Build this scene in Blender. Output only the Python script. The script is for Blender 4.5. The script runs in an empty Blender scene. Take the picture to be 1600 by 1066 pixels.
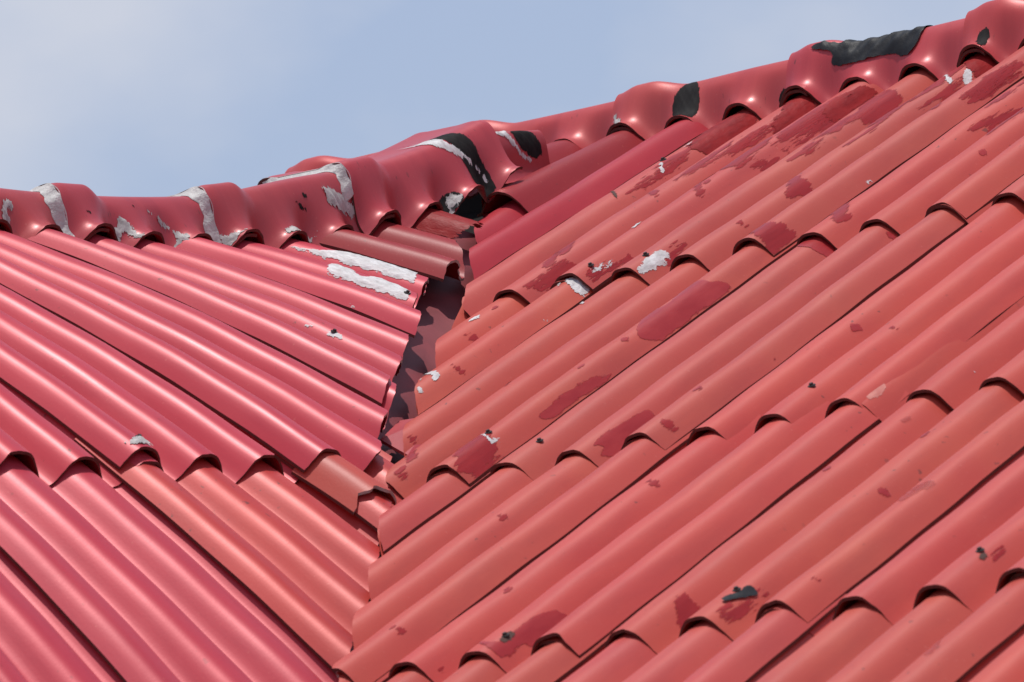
import bpy, bmesh, math, random
import numpy as np
from mathutils import Vector, Matrix
random.seed(7); rng = np.random.default_rng(7)
C = bpy.context.scene.collection

#GEOM-BEGIN
# roof geometry: two corrugated slopes that meet in a valley; i = wave number along the ridge, s = metres down the slope
CAM_YAW, CAM_PITCH, CAM_ROLL, CAM_F = -0.63056, 0.09220, -0.11442, 10003.2
CAM_LOC = np.array([7.47424, -9.70429, -0.72747])
TH_R, TH_L, PHI = 0.38133, 0.54901, -0.04926
P_R, P_L, X0, Y0 = 0.165, 0.16439, -0.81100, 0.27631
S1, L1, L2, SR = -1.75935, 1.27384, 1.13982, -3.13905
SLC, SLR, KL = -0.43053, -1.75300, 0.00330
WARP_R = np.array([0.00023, -0.00485, 0.00221, -0.00841, -0.01351, 0.01377, 0.00167, -0.00032, 0.00428, 0.00691, 0.00481, -0.00306, 0.00519, -0.01142, -0.00152, 0.00180, 0.00738, -0.00574])
WARP_L = np.array([0.04523, 0.02909, 0.05256, -0.02421, 0.03210, -0.01573, -0.00515, -0.00168, 0.00120, 0.03415, -0.00104, 0.03054, 0.03996, 0.07484, -0.06625, -0.00925, -0.00638, -0.00370])
WAVE = 0.047
N_R = np.array([0, -np.sin(TH_R), np.cos(TH_R)]); E_R = np.array([1., 0, 0])
N_L = np.array([np.sin(TH_L)*np.cos(PHI), np.sin(TH_L)*np.sin(PHI), np.cos(TH_L)]); E_L = np.array([-np.sin(PHI), np.cos(PHI), 0])
S2, S3 = S1+L1, S1+L1+L2
def wave(i, side='R'):
    g = .5-.5*np.cos(2*np.pi*np.asarray(i, float))
    return -(1.2 if side == 'R' else 1.02)*WAVE*g**1.6
def surf(side, i, s, h):
    i, s, h = np.broadcast_arrays(np.asarray(i, float), np.asarray(s, float), np.asarray(h, float))
    if side == 'R':
        P = np.stack([X0+i*P_R, -np.cos(TH_R)*s, -np.sin(TH_R)*s], -1); N, E, W = N_R, E_R, WARP_R
        I = (i-4)/6; S = (s-(S1+.3))/1.5
    else:
        y = Y0+i*P_L; x = np.cos(TH_L)*s
        dz = KL*np.maximum(0, np.minimum(i, 13)-6.5)**2*np.maximum(0, 1-(s-SLR)/1.2)
        P = np.stack([x*np.cos(PHI)-y*np.sin(PHI), x*np.sin(PHI)+y*np.cos(PHI), -np.sin(TH_L)*s+dz], -1); N, E, W = N_L, E_L, WARP_L
        I = (i-3)/6; S = s-(SLC+SLR)/2
    I = np.clip(I, -1.8, 1.8); S = np.clip(S, -1.3, 1.6)
    B = np.stack([np.ones_like(I), I, S, I*I, I*S, S*S, I*I*S, I*S*S, I**3], -1)
    return P + (B@W[:9])[..., None]*E + (B@W[9:]+h)[..., None]*N
def smax(a, b, k): return .5*(a+b+np.sqrt((a-b)**2+k*k))
def sstep(a, b, x):
    t = np.clip((np.asarray(x, float)-a)/(b-a), 0, 1); return t*t*(3-2*t)
CAPS = dict(R=dict(w=.185, H=.050, B=.025, se=SR+.030, th=TH_R), L=dict(w=.185, H=.040, B=.022, se=SLR+.040, th=TH_L))
def cap_point(side, a, i, t, off=0.):
    """point on the ridge cap that starts at wave a; t 0 = apex, 1 = lower edge on the near slope, negative on the far slope; off = lift"""
    c = CAPS[side]; i = np.asarray(i, float); t = np.asarray(t, float)
    sa = c['se']-c['w']; u = np.abs(t); sp = u*c['w']*(.66 if side == 'L' and a > 12 else 1)
    d = i-a
    if side == 'R': col = (.55+.45*sstep(0, .35, d))*(1-sstep(.55, 1.2, d))
    else: col = (.85+.15*sstep(0, .2, d))*(1-sstep(.62, 1.0, d))
    if side == 'L' and a > 12: col = 0*d
    top = c['H']+.020*col+(.042*sstep(3.2, 10.5, i)+.020*np.exp(-((i-8.7)/1.4)**2) if side == 'L' else .005*np.minimum(0, i+1)); edge = .024+.012*col
    hump = np.where(u < .36, sstep(0, .36, u), 1-sstep(.36, .85, u))
    h0 = (2*u**3-3*u*u+1)*top+(u**3-2*u*u+u)*np.tan(c['th'])*c['w']+(3*u*u-2*u**3)*edge+(c['B']+.008*col)*hump
    h = h0+sstep(.48, .97, u)*wave(i, side)*1.02+.006*sstep(.9, 1, u)*np.cos(2*np.pi*i)
    if side == 'L' and a > 12: h = h0-.052-.018*sstep(.5, 1, u)+np.maximum(0, i-12.4)*P_L*.06
    P = surf(side, i, sa+sp, h+off)
    P0 = surf(side, i, sa, 0*h)
    m = np.array([0, 1., 0]) if side == 'R' else np.array([np.cos(PHI), np.sin(PHI), 0])
    dd = ((P-P0)@m)
    return np.where((t < 0)[..., None], P-2*dd[..., None]*m, P)
CUT_R_DATA = [(-3.4, -2.55), (-1.7, -2.08), (-0.8, -1.79), (-0.68, -1.69), (0.2, -1.42), (1.12, -1.11), (1.9, -0.88), (3.3, -0.44), (4.9, -0.0), (5.88, 0.29), (6.9, 0.61)]
CUT_L_DATA = [(-3.26, 0.21), (-2.18, 0.06), (-0.34, -0.22), (0.86, -0.4), (1.8, -0.55), (3.7, -0.8), (5.68, -1.03), (6.8, -1.18), (8.8, -1.41), (9.82, -1.45), (10.74, -1.51)]
CUT_R = np.array(CUT_R_DATA); CUT_L = np.array(CUT_L_DATA)
def lin(x, tab, e=3):
    x = np.asarray(x, float); y = np.interp(x, tab[:, 0], tab[:, 1])
    k0 = (tab[e, 1]-tab[0, 1])/(tab[e, 0]-tab[0, 0]); k1 = (tab[-1, 1]-tab[-1-e, 1])/(tab[-1, 0]-tab[-1-e, 0])
    return np.where(x < tab[0, 0], tab[0, 1]+k0*(x-tab[0, 0]), np.where(x > tab[-1, 0], tab[-1, 1]+k1*(x-tab[-1, 0]), y))
def chip(i, seed, amp):
    return amp*(np.sin(i*23.1+seed)*.5+np.sin(i*61.7+seed*2.3)*.35+np.sin(i*141.3+seed*5.1)*.3)
THICK = .0065
class Sheet:
    """one corrugated sheet: waves i0..i1, from s0 down to s1 (or to the cut along the valley); hi = the side edge that laps on top"""
    def __init__(s, side, i0, i1, s0, s1, lift=.012, side_lift=.008, extra=0., di=0., ds=0., skew=0., seed=0, edge=.011, amp=1., kick=0.):
        s.__dict__.update(side=side, i0=i0, i1=i1, s0=s0, s1=s1, lift=lift, sl=side_lift, extra=extra, di=di, ds=ds, skew=skew, seed=seed, edge=edge, amp=amp, kick=kick)
    def h(s, i, ss):
        f = (i-s.i0)/(s.i1-s.i0)
        if s.side == 'L': f = 1-f
        e = (s.i1-i) if s.side == 'R' else (i-s.i0)
        g = np.clip((ss-s.s0)/(s.s1-s.s0), 0, 1.2)
        w = s.amp*wave(i, s.side); w = w+.0013*np.sin(ss*8.3+s.seed)*np.sin(i*1.9+s.seed*2)+.0006*np.sin(ss*23+i*2.6+s.seed*3); return w+s.extra+s.sl*f+s.kick*g*(1-f)+s.edge*(1-sstep(0, .75, e))+g*(.0075+s.lift*(1+w/WAVE))
    def point(s, i, ss, off=0.):
        i = np.asarray(i, float); ss = np.asarray(ss, float)
        g = (ss-s.s0)/(s.s1-s.s0)
        return surf(s.side, i+s.di+s.skew*g, ss+s.ds, s.h(i, ss)+off)

DEFS = {}
def make_defs():
    g = np.random.default_rng(7); u = g.uniform
    # main roof: courses 0..3, side edges at wave k+.37, each sheet tucked one wave under its neighbour on the valley side
    for r, (a, b) in enumerate([(SR-.07, S1), (S1-.13, S2), (S2-.13, S3), (S3-.13, S3+1.05)]):
        for k in range(-2, 23, 3):
            i0, i1 = k-3.38, k+.37
            if lin(i1, CUT_R) < a+.08 or i1 > (13.5, 19.5, 22.5, 22.5)[r]+.1: continue
            DEFS['R', r, k] = Sheet('R', i0, i1, a, b, lift=.007+u(0, .007), side_lift=.009, di=u(-.03, .03), ds=u(-.012, .012), skew=u(-.03, .03), seed=r*31+k)
    for r, (a, b) in enumerate([(SLR-.06, SLC), (SLC-.13, SLC+1.75)]):
        for k in range(-12, 12, 3):
            i0, i1 = k-.36, k+3.36
            if lin(i0, CUT_L) < a+.08 or (r == 0 and k < -9): continue
            DEFS['L', r, k] = Sheet('L', i0, i1, a, b, lift=.018+u(0, .006), side_lift=.012, edge=.011, di=u(-.03, .03), ds=u(-.012, .012), skew=u(-.03, .03), seed=r*37+k+200)
    # short cut-off sheet on top, beside the valley head
    DEFS['R', 0, -5] = Sheet('R', -4.55, -2.60, SR-.09, SR+.53, lift=.006, side_lift=0, extra=.010, kick=.095, seed=77)
make_defs()
CAP_STARTS = [('R', a) for a in (-9.3, -6.3, -3.3, -.3, 2.7, 5.7)]+[('L', a) for a in (-2.4, .6, 3.6, 6.6, 9.6, 12.6)]

# ---------------------------------------------------------------- camera, sky, sun, exposure
sc = bpy.context.scene
fwd = np.array([math.cos(CAM_PITCH)*math.sin(CAM_YAW), math.cos(CAM_PITCH)*math.cos(CAM_YAW), math.sin(CAM_PITCH)])
rgt = np.array([math.cos(CAM_YAW), -math.sin(CAM_YAW), 0.]); upv = np.cross(rgt, fwd)
rgt2 = math.cos(CAM_ROLL)*rgt+math.sin(CAM_ROLL)*upv; up2 = -math.sin(CAM_ROLL)*rgt+math.cos(CAM_ROLL)*upv
cam = bpy.data.objects.new('camera', bpy.data.cameras.new('camera')); C.objects.link(cam); sc.camera = cam
M = Matrix(((rgt2[0], up2[0], -fwd[0], CAM_LOC[0]), (rgt2[1], up2[1], -fwd[1], CAM_LOC[1]), (rgt2[2], up2[2], -fwd[2], CAM_LOC[2]), (0, 0, 0, 1)))
cam.matrix_world = M
cam.data.sensor_width = 36; cam.data.lens = CAM_F/1600*36; cam.data.clip_start = .5; cam.data.clip_end = 3000
cam.data.dof.use_dof = True; cam.data.dof.focus_distance = 14.3; cam.data.dof.aperture_fstop = 13
SUN = Vector((-.03, .02, .99)).normalized()
sun = bpy.data.objects.new('sun', bpy.data.lights.new('sun', 'SUN')); C.objects.link(sun)
sun.data.energy = 3.8; sun.data.angle = math.radians(.53); sun.data.color = (1, .965, .92)
sun.rotation_euler = SUN.to_track_quat('Z', 'Y').to_euler(); sun.location = (0, 0, 20)
world = bpy.data.worlds.new('World'); sc.world = world; world.use_nodes = True
nt = world.node_tree; nt.nodes.clear()
def wn(t, **k):
    n = nt.nodes.new(t)
    for a, b in k.items(): setattr(n, a, b)
    return n
sky = wn('ShaderNodeTexSky', sky_type='NISHITA', sun_disc=False)
sky.sun_elevation = math.asin(SUN.z); sky.sun_rotation = math.atan2(SUN.x, SUN.y); sky.dust_density = 1.2; sky.ozone_density = 2.0; sky.air_density = 1.0
tc = wn('ShaderNodeTexCoord'); mp = wn('ShaderNodeMapping'); mp.inputs['Scale'].default_value = (7, 7, 11); mp.inputs['Location'].default_value = (.35, .2, .1)
cl = wn('ShaderNodeTexNoise'); cl.inputs['Scale'].default_value = 1.6; cl.inputs['Detail'].default_value = 5; cl.inputs['Roughness'].default_value = .5
rp = wn('ShaderNodeValToRGB'); rp.color_ramp.elements[0].position = .42; rp.color_ramp.elements[1].position = .72
rp.color_ramp.elements[0].color = (0, 0, 0, 1); rp.color_ramp.elements[1].color = (.75, .75, .75, 1)
mx = wn('ShaderNodeMix', data_type='RGBA'); mx.inputs[7].default_value = (6.0, 6.2, 6.9, 1)
bg = wn('ShaderNodeBackground'); bg.inputs['Strength'].default_value = .11; out = wn('ShaderNodeOutputWorld')
L = nt.links.new
L(tc.outputs['Generated'], mp.inputs['Vector']); L(mp.outputs[0], cl.inputs['Vector']); L(cl.outputs['Fac'], rp.inputs[0])
hz = wn('ShaderNodeMix', data_type='RGBA'); sx = wn('ShaderNodeSeparateXYZ'); nt.links.new(tc.outputs['Generated'], sx.inputs[0]); zr = wn('ShaderNodeMapRange'); zr.inputs[1].default_value = .18; zr.inputs[2].default_value = .75; zr.inputs[3].default_value = .65; zr.inputs[4].default_value = .12; nt.links.new(sx.outputs[2], zr.inputs[0]); nt.links.new(zr.outputs[0], hz.inputs[0]); hz.inputs[7].default_value = (4.0, 4.7, 6.7, 1); L(sky.outputs[0], hz.inputs[6])
L(rp.outputs[0], mx.inputs[0]); L(hz.outputs[2], mx.inputs[6]); L(mx.outputs[2], bg.inputs['Color']); L(bg.outputs[0], out.inputs['Surface'])
vs = sc.view_settings; vs.view_transform = 'Standard'; vs.look = 'None'; vs.exposure = 0; vs.gamma = 1; vs.use_curve_mapping = False

# ---------------------------------------------------------------- helpers
def tag(o, label=None, cat=None, group=None, kind=None):
    for k, v in (('label', label), ('category', cat), ('group', group), ('kind', kind)):
        if v: o[k] = v
    return o
def mesh_obj(name, verts, faces, mats, fm=None, parent=None, flat=None, attrs=None):
    me = bpy.data.meshes.new(name); me.from_pydata([tuple(map(float, v)) for v in verts], [], [tuple(map(int, f)) for f in faces])
    for m in mats: me.materials.append(m)
    if fm is not None: me.polygons.foreach_set('material_index', np.asarray(fm, np.int32))
    sm = np.ones(len(me.polygons), bool)
    if flat is not None: sm &= ~np.asarray(flat, bool)
    me.polygons.foreach_set('use_smooth', sm)
    for nm, arr in (attrs or {}).items():
        arr = np.asarray(arr, np.float32)
        if arr.ndim == 1: me.attributes.new(nm, 'FLOAT', 'POINT').data.foreach_set('value', arr)
        else: me.attributes.new(nm, 'FLOAT_VECTOR', 'POINT').data.foreach_set('vector', arr.ravel())
    o = bpy.data.objects.new(name, me); C.objects.link(o)
    if parent: o.parent = parent
    return o
def slab(T, B, uv=None):
    """closed shell from a grid of top points and a grid of bottom points: top and bottom share no vertices with the rim"""
    n, m = T.shape[:2]; ix = np.arange(n*m).reshape(n, m); V = [T.reshape(-1, 3), B.reshape(-1, 3)]; F = []; fm = []; fl = []
    q = lambda x: np.stack([x[:-1, :-1], x[1:, :-1], x[1:, 1:], x[:-1, 1:]], -1).reshape(-1, 4)
    a = q(ix); F += list(a); fm += [0]*len(a); b = q(ix+n*m)[:, ::-1]; F += list(b); fm += [0]*len(b); k = 2*n*m; fl = [0]*len(F)
    U = [uv.reshape(-1, 3), uv.reshape(-1, 3)] if uv is not None else []
    for sl in ((slice(None), 0), (slice(None), m-1), (0, slice(None)), (n-1, slice(None))):
        t, bo = T[sl], B[sl]; l = len(t); V += [t, bo]; 
        if uv is not None: U += [uv[sl], uv[sl]]
        for j in range(l-1): F.append((k+j, k+j+1, k+l+j+1, k+l+j)); fm.append(1); fl.append(1)
        k += 2*l
    return np.concatenate(V), F, fm, fl, (np.concatenate(U) if uv is not None else None)

# ---------------------------------------------------------------- materials
def mat(name):
    m = bpy.data.materials.new(name); m.use_nodes = True; return m, m.node_tree, m.node_tree.nodes['Principled BSDF']
def node(nt, t, **k):
    n = nt.nodes.new(t)
    for a, b in k.items():
        if a in n.inputs.keys(): n.inputs[a].default_value = b
        else: setattr(n, a, b)
    return n
def noise(nt, vec, scale, detail=4, rough=.55, stretch=None):
    n = node(nt, 'ShaderNodeTexNoise', Scale=scale, Detail=detail, Roughness=rough)
    if stretch:
        mp = node(nt, 'ShaderNodeMapping'); mp.inputs['Scale'].default_value = stretch; nt.links.new(vec, mp.inputs[0]); vec = mp.outputs[0]
    nt.links.new(vec, n.inputs['Vector']); return n.outputs['Fac']
def ramp(nt, fac, pts):
    r = node(nt, 'ShaderNodeValToRGB'); e = r.color_ramp.elements
    while len(e) < len(pts): e.new(.5)
    for x, (p, c) in zip(e, pts): x.position = p; x.color = (*c, 1) if len(c) == 3 else c
    nt.links.new(fac, r.inputs[0]); return r.outputs[0]
def mixc(nt, fac, a, b, mode='MIX'):
    m = node(nt, 'ShaderNodeMix', data_type='RGBA', blend_type=mode)
    for s, v in ((0, fac), (6, a), (7, b)):
        if hasattr(v, 'is_linked'): nt.links.new(v, m.inputs[s])
        else: m.inputs[s].default_value = v if not isinstance(v, tuple) or len(v) == 4 else (*v, 1)
    return m.outputs[2]
def math_(nt, op, a, b=0., c=0.):
    m = node(nt, 'ShaderNodeMath', operation=op)
    for s, v in enumerate((a, b, c)):
        if hasattr(v, 'is_linked'): nt.links.new(v, m.inputs[s])
        else: m.inputs[s].default_value = v
    return m.outputs[0]
def tile_mat(name, rough, metal, flake):
    """painted fibre-cement: the paint colour is the object's own colour; chalking, fine specks and run marks down the slope"""
    m, nt, b = mat(name); oi = node(nt, 'ShaderNodeObjectInfo'); at = node(nt, 'ShaderNodeAttribute', attribute_name='grain').outputs['Vector']
    col = oi.outputs['Color']
    f1 = noise(nt, at, 3.1, 3, .5); col = mixc(nt, ramp(nt, f1, [(.3, (0,)*3), (.75, (.55,)*3)]), col, mixc(nt, 1., col, (1.06, 1.75, 1.35), 'MULTIPLY'))
    f2 = noise(nt, at, 22, 6, .6, (1, .12, 1)); col = mixc(nt, ramp(nt, f2, [(.45, (0,)*3), (.75, (.6,)*3)]), col, mixc(nt, 1., col, (.74, .62, .75), 'MULTIPLY'))
    f3 = noise(nt, at, 160, 2, .5); col = mixc(nt, ramp(nt, f3, [(.68, (0,)*3), (.76, (.3,)*3)]), col, (.55, .17, .13))
    f5 = noise(nt, at, 75, 3, .5, (1, .5, 1)); f6 = noise(nt, at, 2.4, 2, .5)
    dirt = math_(nt, 'MULTIPLY', ramp(nt, f5, [(.67, (0,)*3), (.71, (1,)*3)]), ramp(nt, f6, [(.5, (0,)*3), (.62, (.7,)*3)]))
    col = mixc(nt, dirt, col, (.10, .03, .025))
    nt.links.new(col, b.inputs['Base Color'])
    f4 = noise(nt, at, 9, 5, .6, (1, .3, 1)); rr = math_(nt, 'MULTIPLY_ADD', f4, .22, rough-.11); nt.links.new(rr, b.inputs['Roughness'])
    b.inputs['Metallic'].default_value = metal; b.inputs['Specular IOR Level'].default_value = {'glossy_red_paint': .34, 'deep_red_paint': .3, 'faded_red_paint': .42}.get(name, .5)
    bp = node(nt, 'ShaderNodeBump', Strength=flake, Distance=.002); h = math_(nt, 'ADD', noise(nt, at, 260, 2, .5), math_(nt, 'MULTIPLY', noise(nt, at, 34, 3, .5), 1.5))
    nt.links.new(h, bp.inputs['Height']); nt.links.new(bp.outputs[0], b.inputs['Normal'])
    return m
M_GLOSS = tile_mat('glossy_red_paint', .42, .10, .05)
M_MATT = tile_mat('faded_red_paint', .50, .0, .10)
M_DEEP = tile_mat('deep_red_paint', .42, .0, .06)
M_CAP = tile_mat('ridge_red_paint', .39, .12, .06)
def plain(name, col, rough, var=.25, scale=40, bump=.3, metal=0):
    m, nt, b = mat(name); g = node(nt, 'ShaderNodeTexCoord').outputs['Object']
    c = mixc(nt, noise(nt, g, scale, 5), tuple(x*(1-var) for x in col), tuple(min(1, x*(1+var)) for x in col)); nt.links.new(c, b.inputs['Base Color'])
    b.inputs['Roughness'].default_value = rough; b.inputs['Metallic'].default_value = metal
    bp = node(nt, 'ShaderNodeBump', Strength=bump, Distance=.003); nt.links.new(noise(nt, g, scale*2.5, 4), bp.inputs['Height']); nt.links.new(bp.outputs[0], b.inputs['Normal'])
    return m
M_EDGE = plain('red_brown_cement_edge', (.09, .024, .018), .85, .4, 90)
M_RAW = plain('raw_cement_edge', (.34, .30, .27), .9, .5, 70)
M_BLOCK = plain('dark_light_block', (.02, .017, .016), .9, .3, 6)  # near-black colour of the added light-blocking layer
M_BLOCK.node_tree.nodes['Principled BSDF'].inputs['Specular IOR Level'].default_value = .05
M_GUT = plain('oxide_valley_metal', (.20, .034, .04), .6, .4, 9, .15, .1)
M_SCREW = plain('weathered_screw', (.05, .045, .04), .5, .3, 200, .2, .6)

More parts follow.
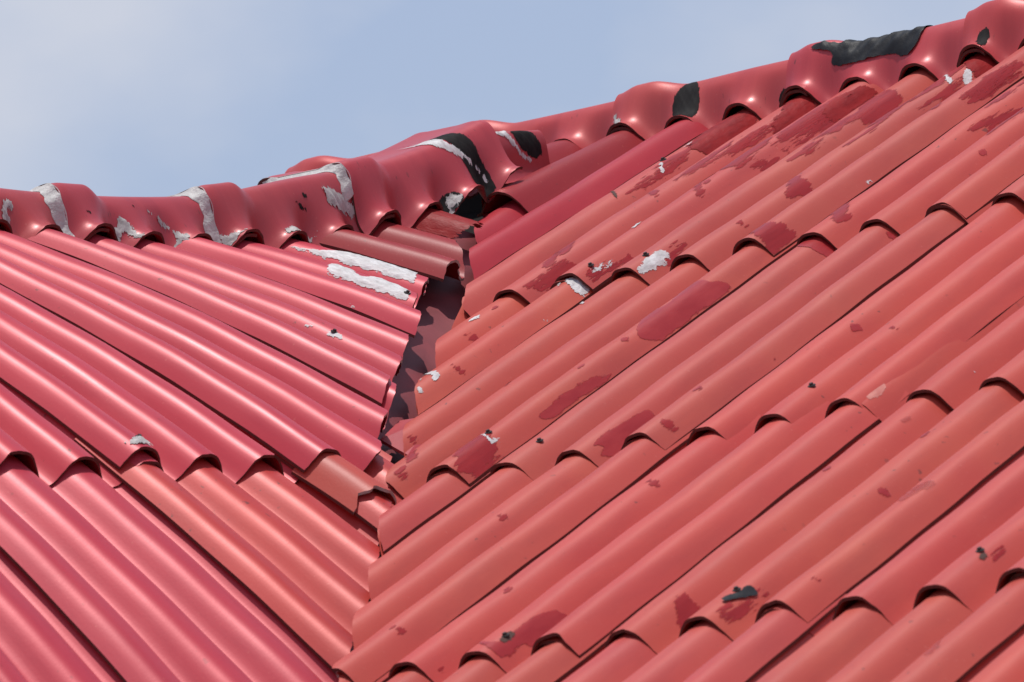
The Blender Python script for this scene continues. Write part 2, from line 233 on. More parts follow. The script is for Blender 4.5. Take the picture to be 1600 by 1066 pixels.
# painted and smeared repairs: kind, the piece it sticks to, outline in that piece's own coordinates
REPAIRS = [
('mortar', ('sheet', 'R', 0, 1), [(-0.92, -2.825), (-1.12, -2.953), (-1.16, -3.073), (-0.92, -3.081), (-0.76, -3.097), (-0.68, -3.081), (-0.66, -3.009), (-0.66, -2.913), (-0.66, -2.841), (-0.78, -2.825)]),
('mortar', ('sheet', 'R', 0, 1), [(0.24, -2.881), (0.16, -2.961), (-0.24, -3.153), (0.22, -3.097), (0.34, -3.089), (0.34, -3.017), (0.34, -2.937), (0.32, -2.881)]),
('brush', ('sheet', 'R', 0, 1), [(0.92, -2.361), (0.92, -2.457), (0.92, -2.593), (0.92, -2.713), (1.12, -2.673), (1.18, -2.569), (1.2, -2.449), (0.72, -2.481)]),
('mortar', ('sheet', 'R', 0, 1), [(1.2, -2.873), (1.16, -2.961), (1.16, -3.049), (1.26, -3.089), (1.36, -3.089), (1.36, -3.009), (1.36, -2.921), (1.34, -2.865)]),
('brush', ('sheet', 'R', 0, 1), [(1.34, -2.641), (1.28, -2.753), (1.24, -2.873), (1.36, -2.905), (1.36, -2.801), (1.36, -2.705), (1.36, -2.649)]),
('brush', ('sheet', 'R', 0, 1), [(1.26, -2.537), (1.28, -2.577), (1.34, -2.617), (1.36, -2.609), (1.36, -2.545), (1.34, -2.505)]),
('brush', ('sheet', 'R', 0, 4), [(2.2, -2.769), (1.72, -2.985), (2.2, -2.977), (2.3, -2.945), (2.32, -2.849), (2.3, -2.777)]),
('brush', ('sheet', 'R', 0, 4), [(3.2, -2.161), (2.7, -2.321), (3.22, -2.249), (3.26, -2.257), (3.3, -2.225), (3.28, -2.177), (3.24, -2.153)]),
('brush', ('sheet', 'R', 0, 1), [(-0.12, -2.009), (-0.12, -2.033), (-0.1, -2.073), (-0.26, -2.129), (0.16, -2.009), (0.12, -1.977)]),
('brush', ('sheet', 'R', 0, 1), [(0.04, -1.913), (0.0, -1.953), (-0.3, -2.081), (0.2, -1.937), (0.16, -1.897)]),
('brush', ('sheet', 'R', 0, 1), [(0.2, -1.785), (0.18, -1.833), (0.16, -1.897), (0.2, -1.977), (0.28, -1.977), (0.34, -1.945), (0.34, -1.873), (0.28, -1.809)]),
('brush', ('sheet', 'R', 0, 1), [(1.24, -1.801), (1.28, -1.849), (1.32, -1.913), (1.34, -1.953), (1.36, -1.913), (1.36, -1.841), (1.36, -1.769), (1.32, -1.769)]),
('brush', ('sheet', 'R', 0, 4), [(2.28, -1.857), (2.22, -1.929), (2.2, -1.977), (2.26, -1.953), (2.32, -1.905), (2.32, -1.865)]),
('brush', ('sheet', 'R', 0, 4), [(3.7, -1.833), (3.72, -1.889), (4.14, -1.849), (4.22, -1.881), (4.3, -1.857), (4.34, -1.881), (4.36, -1.849), (4.36, -1.793), (4.36, -1.761), (4.28, -1.761)]),
('maroon', ('sheet', 'R', 1, 7), [(4.88, -1.729), (4.86, -1.785), (5.0, -1.825), (5.2, -1.849), (5.3, -1.841), (5.36, -1.793), (5.38, -1.729), (5.28, -1.721), (5.14, -1.713)]),
('brush', ('sheet', 'R', 0, 7), [(5.12, -1.825), (4.76, -1.953), (4.7, -2.017), (5.22, -1.881), (5.22, -1.841)]),
('maroon', ('sheet', 'R', 1, 4), [(4.22, -1.225), (3.7, -1.409), (4.18, -1.377), (3.72, -1.577), (4.18, -1.537), (4.26, -1.577), (4.36, -1.585), (4.36, -1.561), (4.36, -1.473), (4.36, -1.385), (4.36, -1.321), (4.36, -1.273), (4.28, -1.233)]),
('brush', ('sheet', 'R', 0, 1), [(-0.16, -2.441), (0.02, -2.433), (0.14, -2.409), (0.1, -2.385)]),
('brush', ('sheet', 'R', 0, 1), [(1.16, -2.297), (0.7, -2.441), (1.24, -2.313), (1.22, -2.289)]),
('white', ('sheet', 'R', 0, 4), [(2.2, -1.761), (2.18, -1.793), (2.14, -1.841), (2.16, -1.881), (2.24, -1.897), (2.28, -1.881), (2.3, -1.833), (2.28, -1.785), (2.24, -1.761)]),
('white', ('sheet', 'R', 0, 1), [(1.24, -1.793), (1.24, -1.841), (1.28, -1.897), (1.3, -1.889), (1.3, -1.849), (1.28, -1.801)]),
('white', ('sheet', 'R', 1, 1), [(1.2, -1.697), (0.72, -1.849), (1.26, -1.777), (1.34, -1.793), (1.36, -1.761), (1.36, -1.737), (1.26, -1.729), (0.7, -1.817)]),
('white', ('sheet', 'R', 1, 1), [(1.34, -1.825), (1.36, -1.841), (1.36, -1.841), (1.36, -1.825)]),
('white', ('sheet', 'R', 1, 4), [(1.88, -1.601), (1.88, -1.617), (2.0, -1.593), (1.96, -1.585)]),
('white', ('sheet', 'R', 0, 1), [(0.9, -2.081), (0.86, -2.121), (0.82, -2.177), (0.76, -2.185), (1.1, -2.057), (0.92, -2.073)]),
('white', ('sheet', 'R', 0, 1), [(-0.94, -2.705), (-0.94, -2.721), (-0.78, -2.681), (-0.76, -2.657)]),
('white', ('sheet', 'R', 0, 1), [(-1.0, -2.825), (-1.02, -2.865), (-0.98, -2.889), (-0.92, -2.849)]),
('white', ('sheet', 'R', 0, 4), [(4.32, -2.193), (4.32, -2.209), (4.36, -2.217), (4.36, -2.209), (4.36, -2.193)]),
('white', ('sheet', 'R', 0, 1), [(1.28, -2.225), (1.32, -2.241), (1.32, -2.241), (1.3, -2.225)]),
('white', ('sheet', 'R', 0, 4), [(3.14, -3.017), (3.14, -3.033), (3.26, -3.025), (3.34, -2.977), (3.32, -2.953), (3.26, -2.969)]),
('white', ('sheet', 'R', 0, 4), [(2.74, -3.033), (3.1, -2.961), (3.18, -2.953), (3.22, -2.937), (3.18, -2.921)]),
('mortar', ('sheet', 'R', 0, 4), [(2.74, -3.121), (2.78, -3.177), (3.12, -3.153), (3.24, -3.161), (3.32, -3.137), (3.34, -3.049), (3.32, -2.993)]),
('brush', ('sheet', 'R', 0, 4), [(4.28, -2.737), (4.3, -2.825), (4.32, -2.897), (4.34, -2.937), (4.36, -2.921), (4.36, -2.841), (4.34, -2.761)]),
('brush', ('sheet', 'R', 0, 7), [(5.2, -2.425), (5.22, -2.513), (5.26, -2.609), (5.28, -2.657), (5.34, -2.633), (5.32, -2.537), (5.26, -2.457)]),
('brush', ('sheet', 'R', 0, 4), [(2.9, -2.617), (2.9, -2.705), (2.9, -2.793), (2.9, -2.841), (3.04, -2.745), (3.02, -2.657), (3.0, -2.609)]),
('brush', ('sheet', 'R', 0, 4), [(3.94, -2.577), (3.88, -2.649), (3.72, -2.745), (4.18, -2.601), (3.78, -2.641)]),
('maroon', ('sheet', 'R', 1, 4), [(4.28, -0.809), (4.26, -0.857), (4.26, -0.953), (4.28, -1.017), (4.34, -1.073), (4.36, -1.073), (4.36, -1.049), (4.36, -0.985), (4.36, -0.905), (4.36, -0.825), (4.28, -0.793)]),
('maroon', ('sheet', 'R', 1, 7), [(6.18, -0.513), (6.18, -0.601), (6.2, -0.681), (6.24, -0.729), (6.3, -0.737), (6.38, -0.697), (6.4, -0.633), (6.38, -0.569), (6.34, -0.529), (6.3, -0.513), (6.26, -0.553)]),
('faint', ('sheet', 'R', 2, 13), [(12.88, 0.152), (12.88, 0.104), (13.1, 0.08), (13.18, 0.088), (13.16, 0.136), (12.72, 0.096)]),
('faint', ('sheet', 'R', 2, 13), [(11.14, -0.36), (11.16, -0.392), (11.22, -0.392), (11.18, -0.36)]),
('brush', ('sheet', 'R', 1, 7), [(7.3, -0.953), (7.32, -0.961), (7.36, -0.953), (7.36, -0.945)]),
('white', ('sheet', 'R', 1, 13), [(11.22, -0.617), (11.24, -0.633), (11.26, -0.625), (11.26, -0.609)]),
('pale', ('sheet', 'R', 1, 13), [(10.16, -0.505), (9.72, -0.665), (10.18, -0.585), (10.22, -0.561), (10.2, -0.513)]),
('brush', ('sheet', 'R', 1, 4), [(4.24, -0.489), (3.7, -0.641), (3.7, -0.697), (4.28, -0.633), (4.32, -0.633), (4.36, -0.593), (4.36, -0.545), (4.34, -0.513), (4.26, -0.497)]),
('white', ('sheet', 'R', 1, 4), [(3.7, -0.705), (4.2, -0.633), (4.22, -0.657), (4.26, -0.673), (4.26, -0.649), (4.24, -0.617)]),
('brush', ('sheet', 'R', 1, 4), [(2.9, -0.649), (2.9, -0.665), (3.08, -0.625), (3.14, -0.585), (3.08, -0.585)]),
('brush', ('sheet', 'R', 1, 4), [(2.18, -0.809), (2.2, -0.825), (2.24, -0.825), (2.26, -0.801), (2.22, -0.801)]),
('brush', ('sheet', 'R', 1, 4), [(3.12, -0.529), (3.1, -0.569), (3.18, -0.561), (3.22, -0.537), (3.2, -0.513)]),
('brush', ('sheet', 'R', 1, 1), [(0.24, -1.545), (0.26, -1.569), (0.32, -1.561), (0.3, -1.537), (0.26, -1.537)]),
('brush', ('sheet', 'R', 1, 4), [(2.9, -1.033), (2.9, -1.049), (2.78, -1.073), (3.0, -1.009)]),
('white', ('sheet', 'R', 1, 1), [(0.9, -1.177), (0.9, -1.209), (1.06, -1.209), (1.2, -1.193), (1.26, -1.161), (1.2, -1.161), (1.1, -1.185), (0.88, -1.201)]),
('white', ('sheet', 'R', 1, 1), [(1.14, -1.113), (1.16, -1.129), (0.7, -1.241), (1.24, -1.105), (1.22, -1.097)]),
('white', ('sheet', 'L', 0, 6), [(5.64, -1.245), (5.68, -1.237), (5.66, -1.205), (5.64, -1.213), (5.64, -1.213), (5.64, -1.237)]),
('white', ('sheet', 'L', 0, 3), [(3.74, -1.117), (3.8, -1.101), (3.84, -1.077), (3.76, -1.093)]),
('white', ('sheet', 'L', 0, 3), [(3.76, -1.053), (3.84, -1.045), (3.86, -1.021), (3.84, -1.005), (3.78, -1.013), (3.76, -1.037)]),
('white', ('sheet', 'R', 1, 1), [(0.04, -1.601), (0.02, -1.641), (0.1, -1.649), (0.12, -1.625), (0.08, -1.601)]),
('white', ('sheet', 'R', 1, 1), [(1.28, -1.577), (1.32, -1.585), (1.36, -1.593), (1.34, -1.577)]),
('maroon', ('sheet', 'R', 2, 10), [(8.72, 0.592), (9.18, 0.624), (9.18, 0.552), (9.16, 0.48), (9.24, 0.432), (9.32, 0.416), (9.36, 0.432), (9.38, 0.48), (9.38, 0.52), (9.34, 0.552), (9.28, 0.56), (9.28, 0.584), (9.3, 0.616), (9.24, 0.648)]),
('brush', ('sheet', 'R', 2, 10), [(8.88, 0.648), (8.78, 0.616), (8.72, 0.6), (8.72, 0.624), (8.78, 0.64)]),
('brush', ('sheet', 'R', 2, 10), [(8.3, 0.624), (8.32, 0.608), (8.34, 0.616)]),
('brown', ('sheet', 'R', 2, 10), [(9.16, 0.608), (9.12, 0.568), (9.18, 0.552), (9.22, 0.576), (9.2, 0.6)]),
('brush', ('sheet', 'R', 2, 13), [(11.18, 0.512), (11.16, 0.48), (11.22, 0.472), (11.28, 0.48), (11.36, 0.496), (11.42, 0.528), (11.38, 0.56), (11.3, 0.552), (11.26, 0.536)]),
('brush', ('sheet', 'R', 2, 13), [(12.22, 0.504), (12.26, 0.48), (12.3, 0.472), (12.32, 0.496), (12.28, 0.512)]),
('brush', ('sheet', 'R', 2, 13), [(12.2, 0.632), (12.2, 0.568), (12.28, 0.52), (12.3, 0.56), (12.3, 0.608), (12.28, 0.632)]),
('tape', ('sheet', 'R', 2, 13), [(12.08, 0.576), (12.14, 0.544), (12.16, 0.504), (12.22, 0.504), (12.28, 0.512), (12.24, 0.536), (12.18, 0.568), (12.14, 0.592)]),
('brush', ('sheet', 'R', 2, 16), [(15.2, 0.512), (15.2, 0.48), (15.2, 0.448), (15.24, 0.472), (15.24, 0.496)]),
('brown', ('sheet', 'R', 2, 16), [(15.14, 0.52), (15.14, 0.504), (15.2, 0.504), (15.2, 0.52), (15.18, 0.528)]),
('faint', ('sheet', 'R', 2, 13), [(12.9, 0.152), (12.9, 0.112), (13.06, 0.08), (13.14, 0.08), (13.12, 0.128), (13.06, 0.184)]),
('faint', ('sheet', 'R', 3, 16), [(15.9, 0.98), (15.96, 0.964), (15.72, 0.852), (16.12, 0.996), (16.04, 1.012)]),
('sealant', ('sheet', 'L', 0, -3), [(-3.22, -0.469), (-3.16, -0.453), (-2.84, -0.485), (-2.9, -0.445), (-2.8, -0.437), (-2.88, -0.437), (-3.06, -0.437), (-3.18, -0.445)]),
('white', ('sheet', 'L', 0, 6), [(7.78, -1.693), (7.82, -1.685), (7.82, -1.613), (8.28, -1.573), (8.28, -1.485), (8.24, -1.397), (7.86, -1.317), (7.8, -1.309), (7.78, -1.365), (7.76, -1.445), (7.76, -1.541), (7.76, -1.629)]),
('white', ('sheet', 'L', 0, 6), [(6.8, -1.469), (7.24, -1.501), (7.3, -1.477), (6.78, -1.365), (7.3, -1.381), (7.2, -1.317), (6.88, -1.221), (6.84, -1.181), (6.78, -1.173), (6.78, -1.229), (6.76, -1.285), (6.74, -1.341), (6.76, -1.405), (6.76, -1.445)]),
('tar', ('cap', 'R', 0, -3.3), [(-2.265, 0.65), (-2.235, 0.51), (-2.16, 0.33), (-1.935, 0.33), (-1.755, 0.73), (-1.785, 0.84), (-1.815, 1.0), (-2.115, 0.91), (-2.25, 0.72)]),
('tar', ('cap', 'R', 0, -3.3), [(-0.495, 0.77), (-0.435, 0.68), (-0.27, 0.68), (-0.045, 0.81), (-0.06, 0.92), (-0.285, 0.91)]),
('tar', ('cap', 'R', 0, 2.7), [(3.015, 0.86), (3.03, 0.71), (3.15, 0.66), (3.21, 0.74), (3.195, 0.87), (3.15, 1.0)]),
('tape', ('cap', 'R', 0, -0.3), [(0.06, 0.44), (0.21, 0.4), (0.495, 0.39), (0.63, 0.4), (1.035, -0.35), (1.605, -0.35), (1.98, -0.35), (1.965, 0.45), (1.875, 0.67), (1.74, 0.68), (1.425, 0.59), (1.125, 0.65), (0.495, 0.64), (0.465, 0.6), (0.525, 0.53), (0.27, 0.5)]),
('sealant', ('cap', 'R', 0, -3.3), [(-3.105, 1.0), (-3.3, 0.62), (-3.165, 0.7), (-2.895, 1.0), (-3.18, 0.85)]),
('white', ('cap', 'L', 0, 9.6), [(11.79, 0.0), (12.15, 0.0), (12.03, 0.31), (12.18, 0.48), (12.375, 0.6), (12.57, 0.7), (12.645, 0.85), (12.6, 0.85), (12.465, 0.7), (12.21, 0.6), (11.97, 0.47), (11.745, 0.3)]),
('tar', ('cap', 'L', 0, 12.6), [(13.92, 0.25), (14.22, 0.24), (14.385, 0.37), (14.475, 0.54), (14.475, 0.63), (14.28, 0.69), (14.07, 0.6), (13.935, 0.48)]),
('white', ('cap', 'L', 0, 12.6), [(12.99, 0.12), (13.185, 0.23), (13.725, 0.23), (13.95, 0.24), (13.8, 0.32), (13.92, 0.49), (14.01, 0.62), (14.235, 0.68), (14.145, 0.72), (13.935, 0.62), (13.815, 0.5), (13.665, 0.36), (13.395, 0.24), (12.96, 0.23)]),
('tar', ('cap', 'L', 0, 9.6), [(11.37, 0.87), (11.535, 0.78), (11.655, 0.78), (11.775, 0.86), (11.775, 1.0), (11.715, 1.0), (11.655, 1.0), (11.565, 0.98), (11.4, 0.93)]),
('sealant', ('cap', 'L', 0, 9.6), [(11.64, 0.79), (11.775, 0.9), (11.76, 1.0), (11.655, 1.0), (11.61, 1.0), (11.535, 0.92)]),
('tape', ('cap', 'L', 0, 9.6), [(11.61, 0.89), (11.67, 0.92), (11.655, 1.0), (11.595, 1.0)]),  # dark hole in the sealant, put in as a black patch
('sealant', ('cap', 'L', 0, 0.6), [(2.475, 0.54), (2.625, 0.55), (2.715, 0.57), (2.61, 0.62), (2.505, 0.66), (2.58, 0.71), (2.205, 0.97), (2.31, 0.8)]),
('sealant', ('cap', 'L', 0, 3.6), [(4.335, 0.78), (4.635, 0.69), (4.68, 0.65), (4.8, 0.64), (4.815, 0.74), (4.815, 0.94), (4.8, 1.0), (4.77, 0.95), (4.695, 0.86), (4.71, 0.78), (4.2, 0.99)]),
('sealant', ('cap', 'L', 0, 3.6), [(5.31, 0.54), (5.565, 0.62), (5.715, 0.74), (5.82, 0.87), (5.79, 1.0), (5.715, 0.92), (5.52, 0.96), (5.61, 0.89), (5.715, 0.87), (5.685, 0.75), (5.475, 0.62)]),
('sealant', ('cap', 'L', 0, 6.6), [(6.6, 0.74), (6.615, 0.77), (6.705, 0.87), (6.78, 0.85), (6.81, 1.0), (7.41, 0.85), (6.675, 1.0), (6.645, 0.93), (6.6, 0.9), (6.6, 0.81)]),
('sealant', ('cap', 'L', 0, 6.6), [(9.015, 0.44), (9.315, 0.53), (9.6, 0.63), (9.81, 0.75), (9.765, 0.82), (9.555, 0.71), (9.225, 0.7), (9.06, 0.63), (9.06, 0.55)]),
('sealant', ('cap', 'L', 0, 6.6), [(7.86, 0.85), (8.04, 0.83), (8.355, 0.84), (8.7, 0.81), (8.64, 0.86), (8.37, 0.9), (7.83, 1.0)]),
('tar', ('cap', 'L', 0, 3.6), [(3.93, 0.69), (3.99, 0.68), (4.035, 0.72), (3.99, 0.74)]),
('tar', ('cap', 'L', 0, 6.6), [(8.415, 0.57), (8.49, 0.57), (8.565, 0.62), (8.535, 0.63)]),
('tar', ('cap', 'L', 0, 6.6), [(8.535, 0.5), (8.61, 0.5), (8.715, 0.54), (8.67, 0.54)]),
('tar', ('cap', 'L', 0, 6.6), [(8.4, 0.56), (8.445, 0.56), (8.64, 0.64), (8.595, 0.64)]),
('tar', ('cap', 'L', 0, 3.6), [(5.07, 0.48), (5.1, 0.49), (5.145, 0.53), (5.1, 0.53)]),
('brown', ('sheet', 'R', 0, 1), [(-1.28, -2.561), (-0.82, -2.481), (-0.82, -2.465)]),
]

# ---------------------------------------------------------------- roof sheets
def build_sheet(sh, name, tone, material, edge=None, cut=True, rough_cut=.003, parent=None, extend=False):
    n = max(8, int((sh.i1-sh.i0)*26)); i = np.linspace(sh.i0, sh.i1, n)
    end = np.full(n, sh.s1+(.04 if extend else 0))
    if cut is not False:
        c = lin(i, CUT_R if sh.side == 'R' else CUT_L) if cut is True else cut(i)
        if sh.side == 'L' and cut is True: c = c+(-.012-.016*(1+math.sin(sh.seed*2.7))-.008*np.sin(i*2.2+sh.seed))*(1 if sh.s0 < SLR else 0)+(.022 if sh.s0 > SLR else 0)
        iscut = c < sh.s1
        end = np.where(iscut, c+chip(i, sh.seed, rough_cut), end)
    end = end+chip(i, sh.seed+9, .0014)
    cr = np.random.default_rng(abs(sh.seed)+3)
    for _ in range(3): end = end-cr.uniform(.002, .008)*np.exp(-((i-cr.uniform(sh.i0, sh.i1))/cr.uniform(.02, .06))**2)
    keep = end > sh.s0+.05
    if keep.sum() < 4: return None
    k = np.flatnonzero(keep); i = i[k[0]:k[-1]+1]; end = np.maximum(end[k[0]:k[-1]+1], sh.s0+.02)
    m = 26; tt = np.linspace(0, 1, m)
    I = np.repeat(i[:, None], m, 1); S = sh.s0+(end[:, None]-sh.s0)*tt[None]
    T = sh.point(I, S); B = sh.point(I, S, -THICK)
    pp = P_R if sh.side == 'R' else P_L
    uv = np.stack([I*pp+sh.seed*3.17, S+sh.seed*1.3, 0*I], -1)
    V, F, fm, fl, U = slab(T, B, uv)
    if cut is not False:
        n_ = len(i); base = 2*(n_-1)*(m-1); isc = iscut[k[0]:k[-1]+1]
        for j in range(n_-1):
            if isc[j]: fm[base+n_-1+j] = 2
    o = mesh_obj(name, V, F, [material, edge or M_EDGE, M_RAW], fm, parent, fl, {'grain': U})
    o.color = (*tone, 1)
    return o

PINK = (.46, .033, .053); CORAL = (.45, .054, .042); ORANGE = (.43, .034, .030); WINE = (.27, .016, .020); CLARET = (.40, .045, .05)
def vary(c, a=.07):
    return tuple(float(np.clip(x*(1+rng.uniform(-a, a)), 0, 1)) for x in c)
SHEETS = {}
for key, sh in DEFS.items():
    side, r, k = key
    tone, m = (vary(CORAL), M_MATT) if side == 'R' else (vary(PINK, .04), M_GLOSS)
    if key == ('R', 0, -2): tone, m = (.38, .022, .034), M_DEEP
    if side == 'L' and r == 0 and k >= 9: tone, m = (.27, .014, .018), M_DEEP
    if side == 'L' and r == 1 and k >= -3: tone = vary(ORANGE, .03)
    if k == -5: tone, m = WINE, M_DEEP
    o = build_sheet(sh, 'roof_sheet', tone, m, cut=(lambda i: np.where(i < -3.5, SR+.47, SR+.53)) if k == -5 and side == 'R' else ((lambda i: lin(i, CUT_L)-.08*sstep(9.5, 10.1, i)-.06*sstep(10.5, 10.9, i)) if key == ('L', 0, 9) else True), extend=k == -5)
    if o: SHEETS[key] = (sh, o)

# ---------------------------------------------------------------- ridge caps
def build_cap(side, a, tone, length=3.5, name='ridge_cap', seed=0, i_end=None):
    n, m = int(length*30), 60; i = np.linspace(a, a+length, n); t = np.concatenate([np.linspace(-.75, 0, 22)[:-1], np.linspace(0, 1, m-21)])
    I, T = np.meshgrid(i, t, indexing='ij')
    T = T+np.where(T >= .999, chip(I, seed, .01), 0)
    top = cap_point(side, a, I, T); bot = cap_point(side, a, I, T, -.007)
    uv = np.stack([I*.165+seed*2.1, T*.16+seed, 0*I], -1)
    V, F, fm, fl, U = slab(top, bot, uv)
    o = mesh_obj(name, V, F, [M_CAP, M_EDGE], fm, None, fl, {'grain': U}); o.color = (*tone, 1); return o
CAPSO = {}
for n_, (side, a) in enumerate(CAP_STARTS):
    CAPSO[side, a] = build_cap(side, a, vary((.47, .046, .052) if side == 'R' else (.40, .036, .046)), 2.0 if (side, a) == ('L', 12.6) else 3.5, seed=n_)

# ---------------------------------------------------------------- what lies under the sheets
def quad(name, pts, m, kind=None):
    o = mesh_obj(name, pts, [(0, 1, 2, 3)], [m]); return o
iL = np.linspace(11.9, -14, 60); iR = np.linspace(-4, 16, 300)
zR = surf('R', iR, lin(iR, CUT_R), 0)[:, 2]; rows = []
for a in iL:
    c = lin(np.array([a]), CUT_L)[0]; z = surf('L', a, c, 0)[2]; r_ = np.interp(-z, -zR, iR); d = lin(np.array([r_]), CUT_R)[0]
    pl, pr_ = surf('L', a, c+.02, -.075), surf('R', r_, d+.02, -.075)
    rows.append([surf('L', a, c-.16, -.075), pl, .5*(pl+pr_)-np.array([0, 0, .02]), pr_, surf('R', r_, d-.16, -.075)])
G = np.array(rows); V, F, fm, fl, U = slab(G, G-np.array([0, 0, .002]), G)
gut = mesh_obj('valley_gutter', V, F, [M_GUT, M_GUT], fm, None, None)
tag(gut, 'dark reddish metal valley gutter in the gap between the two roof slopes', 'gutter')
dk = []
for side, i_range, s_top, cut_tab in (('R', (-12, 24), -3.14, CUT_R), ('L', (-14, 11.6), -1.75, CUT_L)):
    ig = np.linspace(*i_range, 60); e_ = np.clip(lin(ig, cut_tab)+(.9 if side == 'R' else .25), s_top+.02, 3.2); tg = np.linspace(0, 1, 24)
    Sg = s_top+(e_[:, None]-s_top)*tg[None]; dk.append(surf(side, np.repeat(ig[:, None], 24, 1), Sg, -.12))
def far_slope(side, G):
    m = np.array([0, 1., 0]) if side == 'R' else np.array([math.cos(PHI), math.sin(PHI), 0])
    d = G-G[:, :1]; return G[:, :1]+d-2*(d@m)[..., None]*m
V = []; F = []
for side, G in zip('RL', dk):
    ridge_block = np.stack([G[:, 0], G[:, 0]+np.array([0, 0, .14])], 1)  # added upright strip along each ridge, hides sky under the caps
    for g_ in (G, far_slope(side, G), ridge_block):
        k0 = sum(len(v) for v in V); V.append(g_.reshape(-1, 3)); n_, m_ = g_.shape[:2]; ix = np.arange(n_*m_).reshape(n_, m_)+k0
        F += list(np.stack([ix[:-1, :-1], ix[1:, :-1], ix[1:, 1:], ix[:-1, 1:]], -1).reshape(-1, 4))
blocker = mesh_obj('light_blocker', np.concatenate(V), F, [M_BLOCK])  # dark layer added so that no light passes between the sheets
tag(blocker, 'added dark layer under the red roof sheets, blocking light through the gaps', 'roof deck', kind='structure')
m, nt_, b = mat('dry_ground'); g = node(nt_, 'ShaderNodeTexCoord').outputs['Object']
nt_.links.new(mixc(nt_, noise(nt_, g, .2, 6), (.16, .15, .11), (.28, .25, .20)), b.inputs['Base Color']); b.inputs['Roughness'].default_value = .95
gr = mesh_obj('ground', [(-1500, -1500, -7), (1500, -1500, -7), (1500, 1500, -7), (-1500, 1500, -7)], [(0, 1, 2, 3)], [m]); tag(gr, kind='structure')

# ---------------------------------------------------------------- repairs: brushed paint, sealant, tar, tape
def coat_mat(name, col, rough, amp, stretch, scale, col2=None, cover=1.0, bump=.4, spec=.5):
    m, nt, b = mat(name); at = node(nt, 'ShaderNodeAttribute', attribute_name='grain').outputs['Vector']; sd = node(nt, 'ShaderNodeAttribute', attribute_name='inset').outputs['Fac']
    n1 = noise(nt, at, scale, 5, .65, stretch); n2 = noise(nt, at, scale*3.3, 3, .6, stretch)
    c = mixc(nt, ramp(nt, n1, [(.35, (0,)*3), (.7, (1,)*3)]), col, col2 or tuple(x*.7 for x in col)); nt.links.new(c, b.inputs['Base Color'])
    b.inputs['Roughness'].default_value = rough; b.inputs['Specular IOR Level'].default_value = spec
    e = math_(nt, 'MULTIPLY_ADD', math_(nt, 'SUBTRACT', n1, .5), amp*2, sd); e = math_(nt, 'MULTIPLY_ADD', math_(nt, 'SUBTRACT', n2, .5), amp, e)
    if name.endswith('sealant'): e = math_(nt, 'SUBTRACT', e, .0012)
    a = math_(nt, 'MULTIPLY_ADD', e, 450 if 'paint' in name else 900, .5); a.node.use_clamp = True
    if cover < 1:
        n3 = noise(nt, at, scale*.8, 3, .6, stretch); a = math_(nt, 'MULTIPLY', a, math_(nt, 'MULTIPLY_ADD', n3, 2*(1-cover), 2*cover-1)); a.node.use_clamp = True
    nt.links.new(a, b.inputs['Alpha'])
    bp = node(nt, 'ShaderNodeBump', Strength=bump, Distance=.004); nt.links.new(n1, bp.inputs['Height']); nt.links.new(bp.outputs[0], b.inputs['Normal'])
    return m
COATS = {
    'maroon': (coat_mat('dark_red_paint', (.31, .017, .020), .38, .008, (1, .2, 1), 60, (.37, .030, .030), .95, .25, .35), .0012, .0, 'paint_patch'),
    'mortar': (coat_mat('red_mortar', (.19, .010, .011), .5, .026, (1, .16, 1), 60, (.30, .018, .018), 1, .7, .15), .002, .0012, 'mortar_smear'),
    'brush': (coat_mat('brushed_red_paint', (.27, .010, .012), .36, .026, (1, .07, 1), 85, (.36, .02, .02), .88, .3, .35), .0011, .0, 'paint_patch'),
    'faint': (coat_mat('thin_red_paint', (.42, .045, .035), .5, .008, (1, .3, 1), 60, (.45, .06, .05), .5), .0010, .0, 'paint_patch'),
    'pale': (coat_mat('pale_scuff', (.72, .30, .24), .5, .008, (1, .3, 1), 60, (.65, .22, .18), .6), .0010, .0, 'scuff_mark'),
    'white': (coat_mat('white_sealant', (.72, .715, .71), .55, .013, (1, .35, 1), 80, (.42, .40, .39), .86, .9), .0014, .003, 'sealant_smear'),
    'sealant': (coat_mat('grey_sealant', (.50, .48, .46), .55, .018, (1, .6, 1), 55, (.24, .22, .21), 1, 1.0), .0014, .007, 'sealant_smear'),
    'tar': (coat_mat('black_tar', (.010, .009, .009), .7, .010, (1, .3, 1), 70, (.02, .018, .017), .97, .4, .12), .0009, .002, 'tar_patch'),
    'tape': (coat_mat('black_tape_and_hole', (.011, .012, .014), .55, .004, (1, 1, 1), 40, (.017, .018, .021), 1, .5, .22), .0025, .004, 'tape_and_hole_patch'),
    'brown': (coat_mat('dry_brown_crumb', (.05, .022, .016), .8, .006, (1, 1, 1), 120, (.09, .03, .02), 1, 1.0), .0015, .002, 'dirt_crumb'),
}
def poly_sd(px, py, poly):
    """signed distance to a closed outline, positive inside"""
    d = np.full(px.shape, 1e9); ins = np.zeros(px.shape, bool); n = len(poly)
    for a in range(n):
        x0, y0 = poly[a]; x1, y1 = poly[(a+1) % n]; ex, ey = x1-x0, y1-y0; l2 = ex*ex+ey*ey+1e-12
        t = np.clip(((px-x0)*ex+(py-y0)*ey)/l2, 0, 1); d = np.minimum(d, (px-x0-t*ex)**2+(py-y0-t*ey)**2)
        c = ((y0 > py) != (y1 > py))
        if ey != 0: ins ^= c & (px < ex*(py-y0)/ey+x0)
    return np.where(ins, 1, -1)*np.sqrt(d)
def smooth(poly):
    for _ in range(2): poly = [tuple(np.array(p)*w+np.array(q_)*(1-w)) for p, q_ in zip(poly, poly[1:]+poly[:1]) for w in (.75, .25)]
    return poly
n_rep = 0
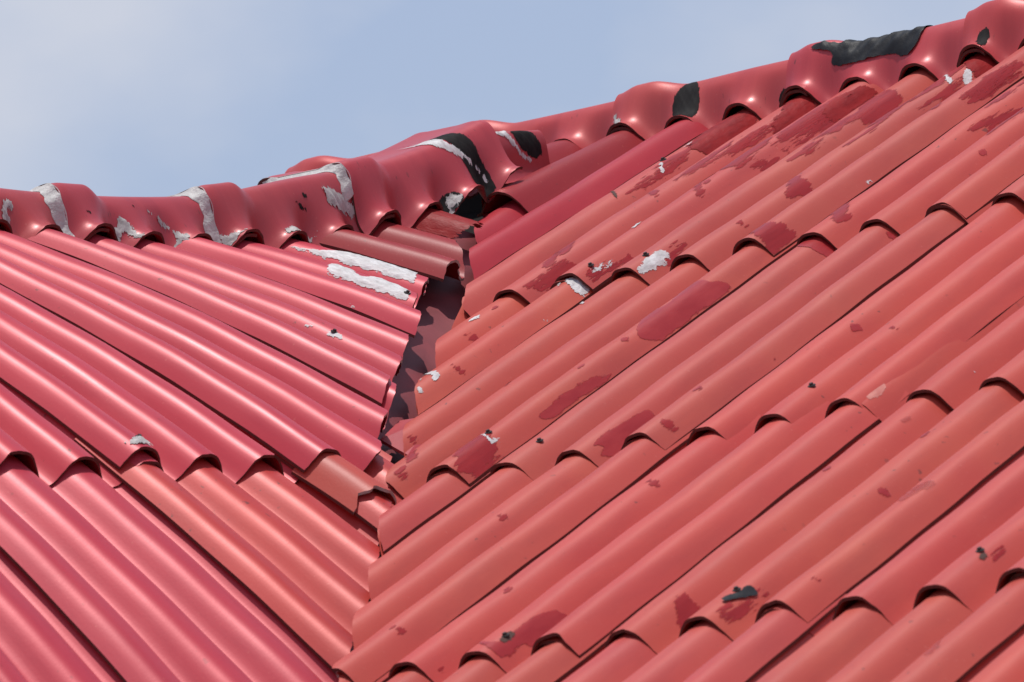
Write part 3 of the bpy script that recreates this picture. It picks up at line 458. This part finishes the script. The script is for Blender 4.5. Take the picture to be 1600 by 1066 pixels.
def repair(kind, key, outline, parent=None, name=None, margin=.010, lab=None):
    global n_rep; n_rep += 1
    m, off, relief, nm = COATS[kind]
    if key[0] == 'sheet':
        sh, po = SHEETS[tuple(key[1:])]; ku = P_R if sh.side == 'R' else P_L; kv = 1.
        fn = lambda i, s, o: sh.point(i, s, o)
    else:
        po = CAPSO[key[1], key[3]]; ku, kv = .165, CAPS[key[1]]['w']; fn = lambda i, t, o: cap_point(key[1], key[3], i, t, o)
    pl = smooth([(a*ku, b*kv) for a, b in outline]); A = np.array(pl); lo, hi = A.min(0)-margin, A.max(0)+margin
    if key[0] == 'cap':
        lo[0] = max(lo[0], key[3]*ku); hi[1] = min(hi[1], kv)
        hi[0] = min(hi[0], (key[3]+(2.0 if key[3] > 12 and key[1] == 'L' else 3.5))*ku)
    else:
        hi[1] = min(hi[1], sh.s1); lo[0] = max(lo[0], sh.i0*ku); hi[0] = min(hi[0], sh.i1*ku)
    h = .0045; nx, ny = max(3, int((hi[0]-lo[0])/h)+1), max(3, int((hi[1]-lo[1])/h)+1)
    U, W = np.meshgrid(np.linspace(lo[0], hi[0], nx), np.linspace(lo[1], hi[1], ny), indexing='ij')
    sd = poly_sd(U, W, pl)
    rl = relief*sstep(-.004, .012, sd)*(.45+.4*np.sin(U*190+n_rep)*np.sin(W*150+n_rep*2)+.25*np.sin(U*410-W*330))
    if kind == 'tape': rl = relief*(.7*np.abs(np.sin(U*48+W*30+1.5*np.sin(W*40)))**4+.45*np.sin(W*150+U*95+2*np.sin(U*31))*sstep(0, .02, sd)+.25*np.sin(U*260+W*90)+.3)
    P = fn(U/ku, W/kv, off+np.maximum(rl, -.0002))
    ix = np.arange(nx*ny).reshape(nx, ny); F = np.stack([ix[:-1, :-1], ix[1:, :-1], ix[1:, 1:], ix[:-1, 1:]], -1).reshape(-1, 4)
    keep = sd.ravel()[F].max(1) > -margin*.9
    if key[0] == 'sheet' and key[3] not in (-5,):
        lim = lin(U/ku, CUT_L)-(.05 if key[2] == 0 else -.015) if sh.side == 'L' else lin(U/ku, CUT_R)-.006
        keep &= (W < lim).ravel()[F].all(1)
    F = F[keep]
    if not len(F): return
    used = np.unique(F); re = np.full(nx*ny, -1); re[used] = np.arange(len(used))
    uv = np.stack([U+n_rep*1.7, W+n_rep*.9, 0*U], -1).reshape(-1, 3)
    o = mesh_obj(name or nm, P.reshape(-1, 3)[used], re[F], [m], None, po, None, {'grain': uv[used], 'inset': sd.ravel()[used]})
    if lab: o['label'] = lab
    return o
for kind, key, outline in REPAIRS:
    repair(kind, key, outline)

# ---------------------------------------------------------------- sealant beads along the lapped cap ends
def bead(a, seed, t0, t1, wide, name='sealant_bead'):
    n, m = 60, 9; t = np.linspace(t0, t1, n); v = np.linspace(0, 1, m); T, Vv = np.meshgrid(t, v, indexing='ij')
    wv = wide*(1+.22*np.sin(t*13+seed)+.10*np.sin(t*47+seed*2))*sstep(t0-.01, t0+.15, t)
    old = cap_point('L', a-3, a-wv, t, .0015); new = cap_point('L', a, np.full(n, a+.01)+.012*np.sin(t*29+seed), t, .0012)
    P = old[:, None]*(1-Vv)[..., None]+new[:, None]*Vv[..., None]+(N_L*(-.004+.002*np.sin(t*23+seed))[:, None])[:, None]*np.sin(np.pi*Vv)[..., None]
    B = P-N_L*.004
    V, F, fm, fl, U = slab(P, B, np.stack([T*.2+seed, Vv*.05, 0*T], -1))
    return mesh_obj(name, V, F, [M_BEAD, M_BEAD], fm, CAPSO['L', a], None, {'grain': U})
M_BEAD = plain('grey_bead', (.46, .44, .42), .6, .45, 55, .8)
bead(3.6, 1, -.25, 1, .20); bead(6.6, 4, -.2, .97, .17); bead(9.6, 7, -.25, .62, .13)

# ---------------------------------------------------------------- screws on the crests
def screw(key, i, s, size=.8):
    sh, po = SHEETS[key]; p = sh.point(i, s, .0005); N = N_R if key[0] == 'R' else N_L
    bm = bmesh.new(); q_ = Vector(N).to_track_quat('Z', 'Y').to_matrix().to_4x4()
    for r0, r1, h0, h1, seg in ((.0105, .0095, 0, .0025, 14), (.0058, .005, .0025, .008, 6)):
        bmesh.ops.create_cone(bm, cap_ends=True, segments=seg, radius1=r0*size, radius2=r1*size, depth=(h1-h0)*size, matrix=Matrix.Translation((0, 0, (h0+h1)/2*size)))
    bmesh.ops.transform(bm, matrix=Matrix.Translation(p) @ q_, verts=bm.verts)
    me = bpy.data.meshes.new('screw'); bm.to_mesh(me); bm.free(); me.materials.append(M_SCREW)
    o = bpy.data.objects.new('screw', me); C.objects.link(o); o.parent = po
for key, i, s in (((('R', 1, 10)), 9.1, -.63), (('R', 1, 7), 5.12, -.60), (('R', 0, 7), 4.2, -2.22), (('R', 0, 4), 2.1, -1.84), (('R', 0, 1), 1.2, -1.82), (('R', 1, 4), 4.1, -.66),
                  (('L', 0, -3), -2.95, -.47), (('L', 0, 3), 3.85, -1.04), (('R', 2, 16), 15.1, .5), (('R', 2, 10), 9.15, .58), (('R', 2, 13), 12.1, .53), (('L', 0, 6), 6.9, -1.25), (('R', 0, 1), -1, -2.74)):
    screw(key, i, s)

# ---------------------------------------------------------------- loose pieces
fr = Sheet('L', -.37, .30, SLC-.03, SLC+.16, lift=.0, side_lift=0, extra=.034, seed=301, edge=0, amp=1.35)
frag = build_sheet(fr, 'tile_fragment', (.42, .045, .030), M_MATT, edge=M_EDGE, cut=lambda i: SLC+.145+.008*np.sin(i*9)+.006*np.sin(i*31))
tag(frag, 'broken orange tile piece lying below the left course end beside the valley', 'tile fragment')
def shard(name, pts, nrm, th, m, tone, label):
    P = [np.array(p) for p in pts]; n = len(P); c = sum(P)/n
    V = P+[p-np.array(nrm)*th for p in P]; F = [tuple(range(n)), tuple(range(2*n-1, n-1, -1))]+[(a, a+n, (a+1) % n+n, (a+1) % n) for a in range(n)]
    o = mesh_obj(name, V, F, [m], None, None, [1]*len(F), {'grain': np.array([v*1. for v in V])}); o.color = (*tone, 1)
    return tag(o, label, 'tile shard')
shard('tile_shard', [surf('L', 2.9, -.68, -.03), surf('L', 3.1, -.62, .01), surf('L', 2.6, -.53, -.02), surf('L', 2.1, -.53, -.03), surf('L', 2.2, -.62, -.04)], N_L, .006, M_MATT, (.36, .03, .04), 'upright red shard standing in the middle of the valley gutter')

# ---------------------------------------------------------------- names that single out every piece
ORD = ['first', 'second', 'third', 'fourth', 'fifth', 'sixth', 'seventh', 'eighth']
NOTE = {('R', 0, -5): None, ('R', 0, -2): 'narrow crimson roof sheet at the valley head below the short dark cut piece',
        ('R', 0, 1): 'coral roof sheet under the ridge with white smears and dark mortar on its crests',
        ('R', 0, 4): 'coral roof sheet below the black taped ridge cap, large white blob at its lower end'}
for key, (sh, o) in SHEETS.items():
    side, r, k = key
    ks = sorted((q_[2] for q_ in SHEETS if q_[0] == side and q_[1] == r and q_[2] != -5), reverse=side == 'L')
    n = ORD[ks.index(k)] if k != -5 else ''
    if side == 'R':
        course = ('top course', 'second course', 'third course', 'lowest course')[r]
        lab = NOTE.get(key) or f'coral corrugated sheet, {n} from the valley in the {course} of the right slope'
        if k == -5: lab = 'short dark red cut sheet with open crest end, lying on top at the valley head'
        tag(o, lab, 'roof sheet', 'corrugated sheets on the right roof slope')
    else:
        course = ('upper course', 'lower course')[r]; hue = 'dark red' if k >= 9 else ('orange red' if r == 1 and k >= -3 else 'glossy pink')
        lab = f'{hue} corrugated sheet, {n} from the valley in the {course} of the left slope'
        tag(o, lab, 'roof sheet', 'corrugated sheets on the left roof slope')
CAPLAB = {('R', -9.3): 'red ridge cap of the rear ridge, mostly hidden behind the left ridge', ('R', -6.3): 'red ridge cap of the rear ridge just showing above the left ridge',
          ('R', -3.3): 'red ridge cap with one black tar daub, between junction and taped cap', ('R', -.3): 'red ridge cap covered on top by a long black tape patch',
          ('R', 2.7): 'red ridge cap at the upper right corner with small black daub', ('R', 5.7): 'red ridge cap past the upper right corner of the roof',
          ('L', -2.4): 'red ridge cap of the left ridge past the left edge', ('L', .6): 'red ridge cap at the left edge with a grey splash of sealant',
          ('L', 3.6): 'red ridge cap on the left ridge with grey streaks on its flank', ('L', 6.6): 'dark red ridge cap on the left ridge with peeling sealant at its upper end',
          ('L', 9.6): 'red ridge cap by the valley head with hole patched in black and white', ('L', 12.6): 'short red cap piece joining the two ridges, striped black and white'}
for key, o in CAPSO.items():
    tag(o, CAPLAB[key], 'ridge cap', 'ridge caps along the two roof ridges')
repair('mortar', ('sheet', 'L', 0, 9), [(10.62, -1.74), (11.3, -1.74), (11.3, -1.62), (11.2, -1.60), (10.62, -1.60)])
# thin dry-brush streaks and drips of repair paint on the right slope
sr_ = np.random.default_rng(21)
def find(side, i, s):
    c = [k for k, (sh, o) in SHEETS.items() if k[0] == side and k[2] != -5 and sh.s0+.13 < s < sh.s1-.004 and (sh.i1-3.0 < i < sh.i1)]
    return c[0] if c else None
def dab(kind, i, s, ln, wd):
    key = find('R', i, s)
    if key is None: return
    n = 9; up = [(i+wd/P_R*.5*math.sin(math.pi*(a+.5)/n)*sr_.uniform(.6, 1.2), s-ln/2+ln*a/(n-1)) for a in range(n)]
    dn = [(i-wd/P_R*.5*math.sin(math.pi*(a+.5)/n)*sr_.uniform(.6, 1.2), s-ln/2+ln*a/(n-1)) for a in range(n)][::-1]
    repair(kind, ('sheet',)+key, up+dn)
for k in range(-1, 7):
    for _ in range(3 if k < 5 else 2):
        dab('brush', k+sr_.uniform(-.05, .28), sr_.uniform(-2.95, -2.45), sr_.uniform(.10, .34), sr_.uniform(.014, .034))
for _ in range(34):
    dab('brush' if sr_.uniform() < .7 else 'maroon', round(sr_.uniform(0, 13))+sr_.uniform(-.1, .3), sr_.uniform(-2.4, .9), sr_.uniform(.012, .035), sr_.uniform(.008, .018))
repair('tar', ('cap', 'L', 0, 12.6), [(13.0, .05), (13.3, .05), (13.5, .4), (13.55, .97), (13.1, .97), (13.05, .5)])
repair('tar', ('cap', 'L', 0, 9.6), [(12.0, .03), (12.3, .05), (12.55, .5), (12.75, .97), (12.3, .99), (12.15, .5)])
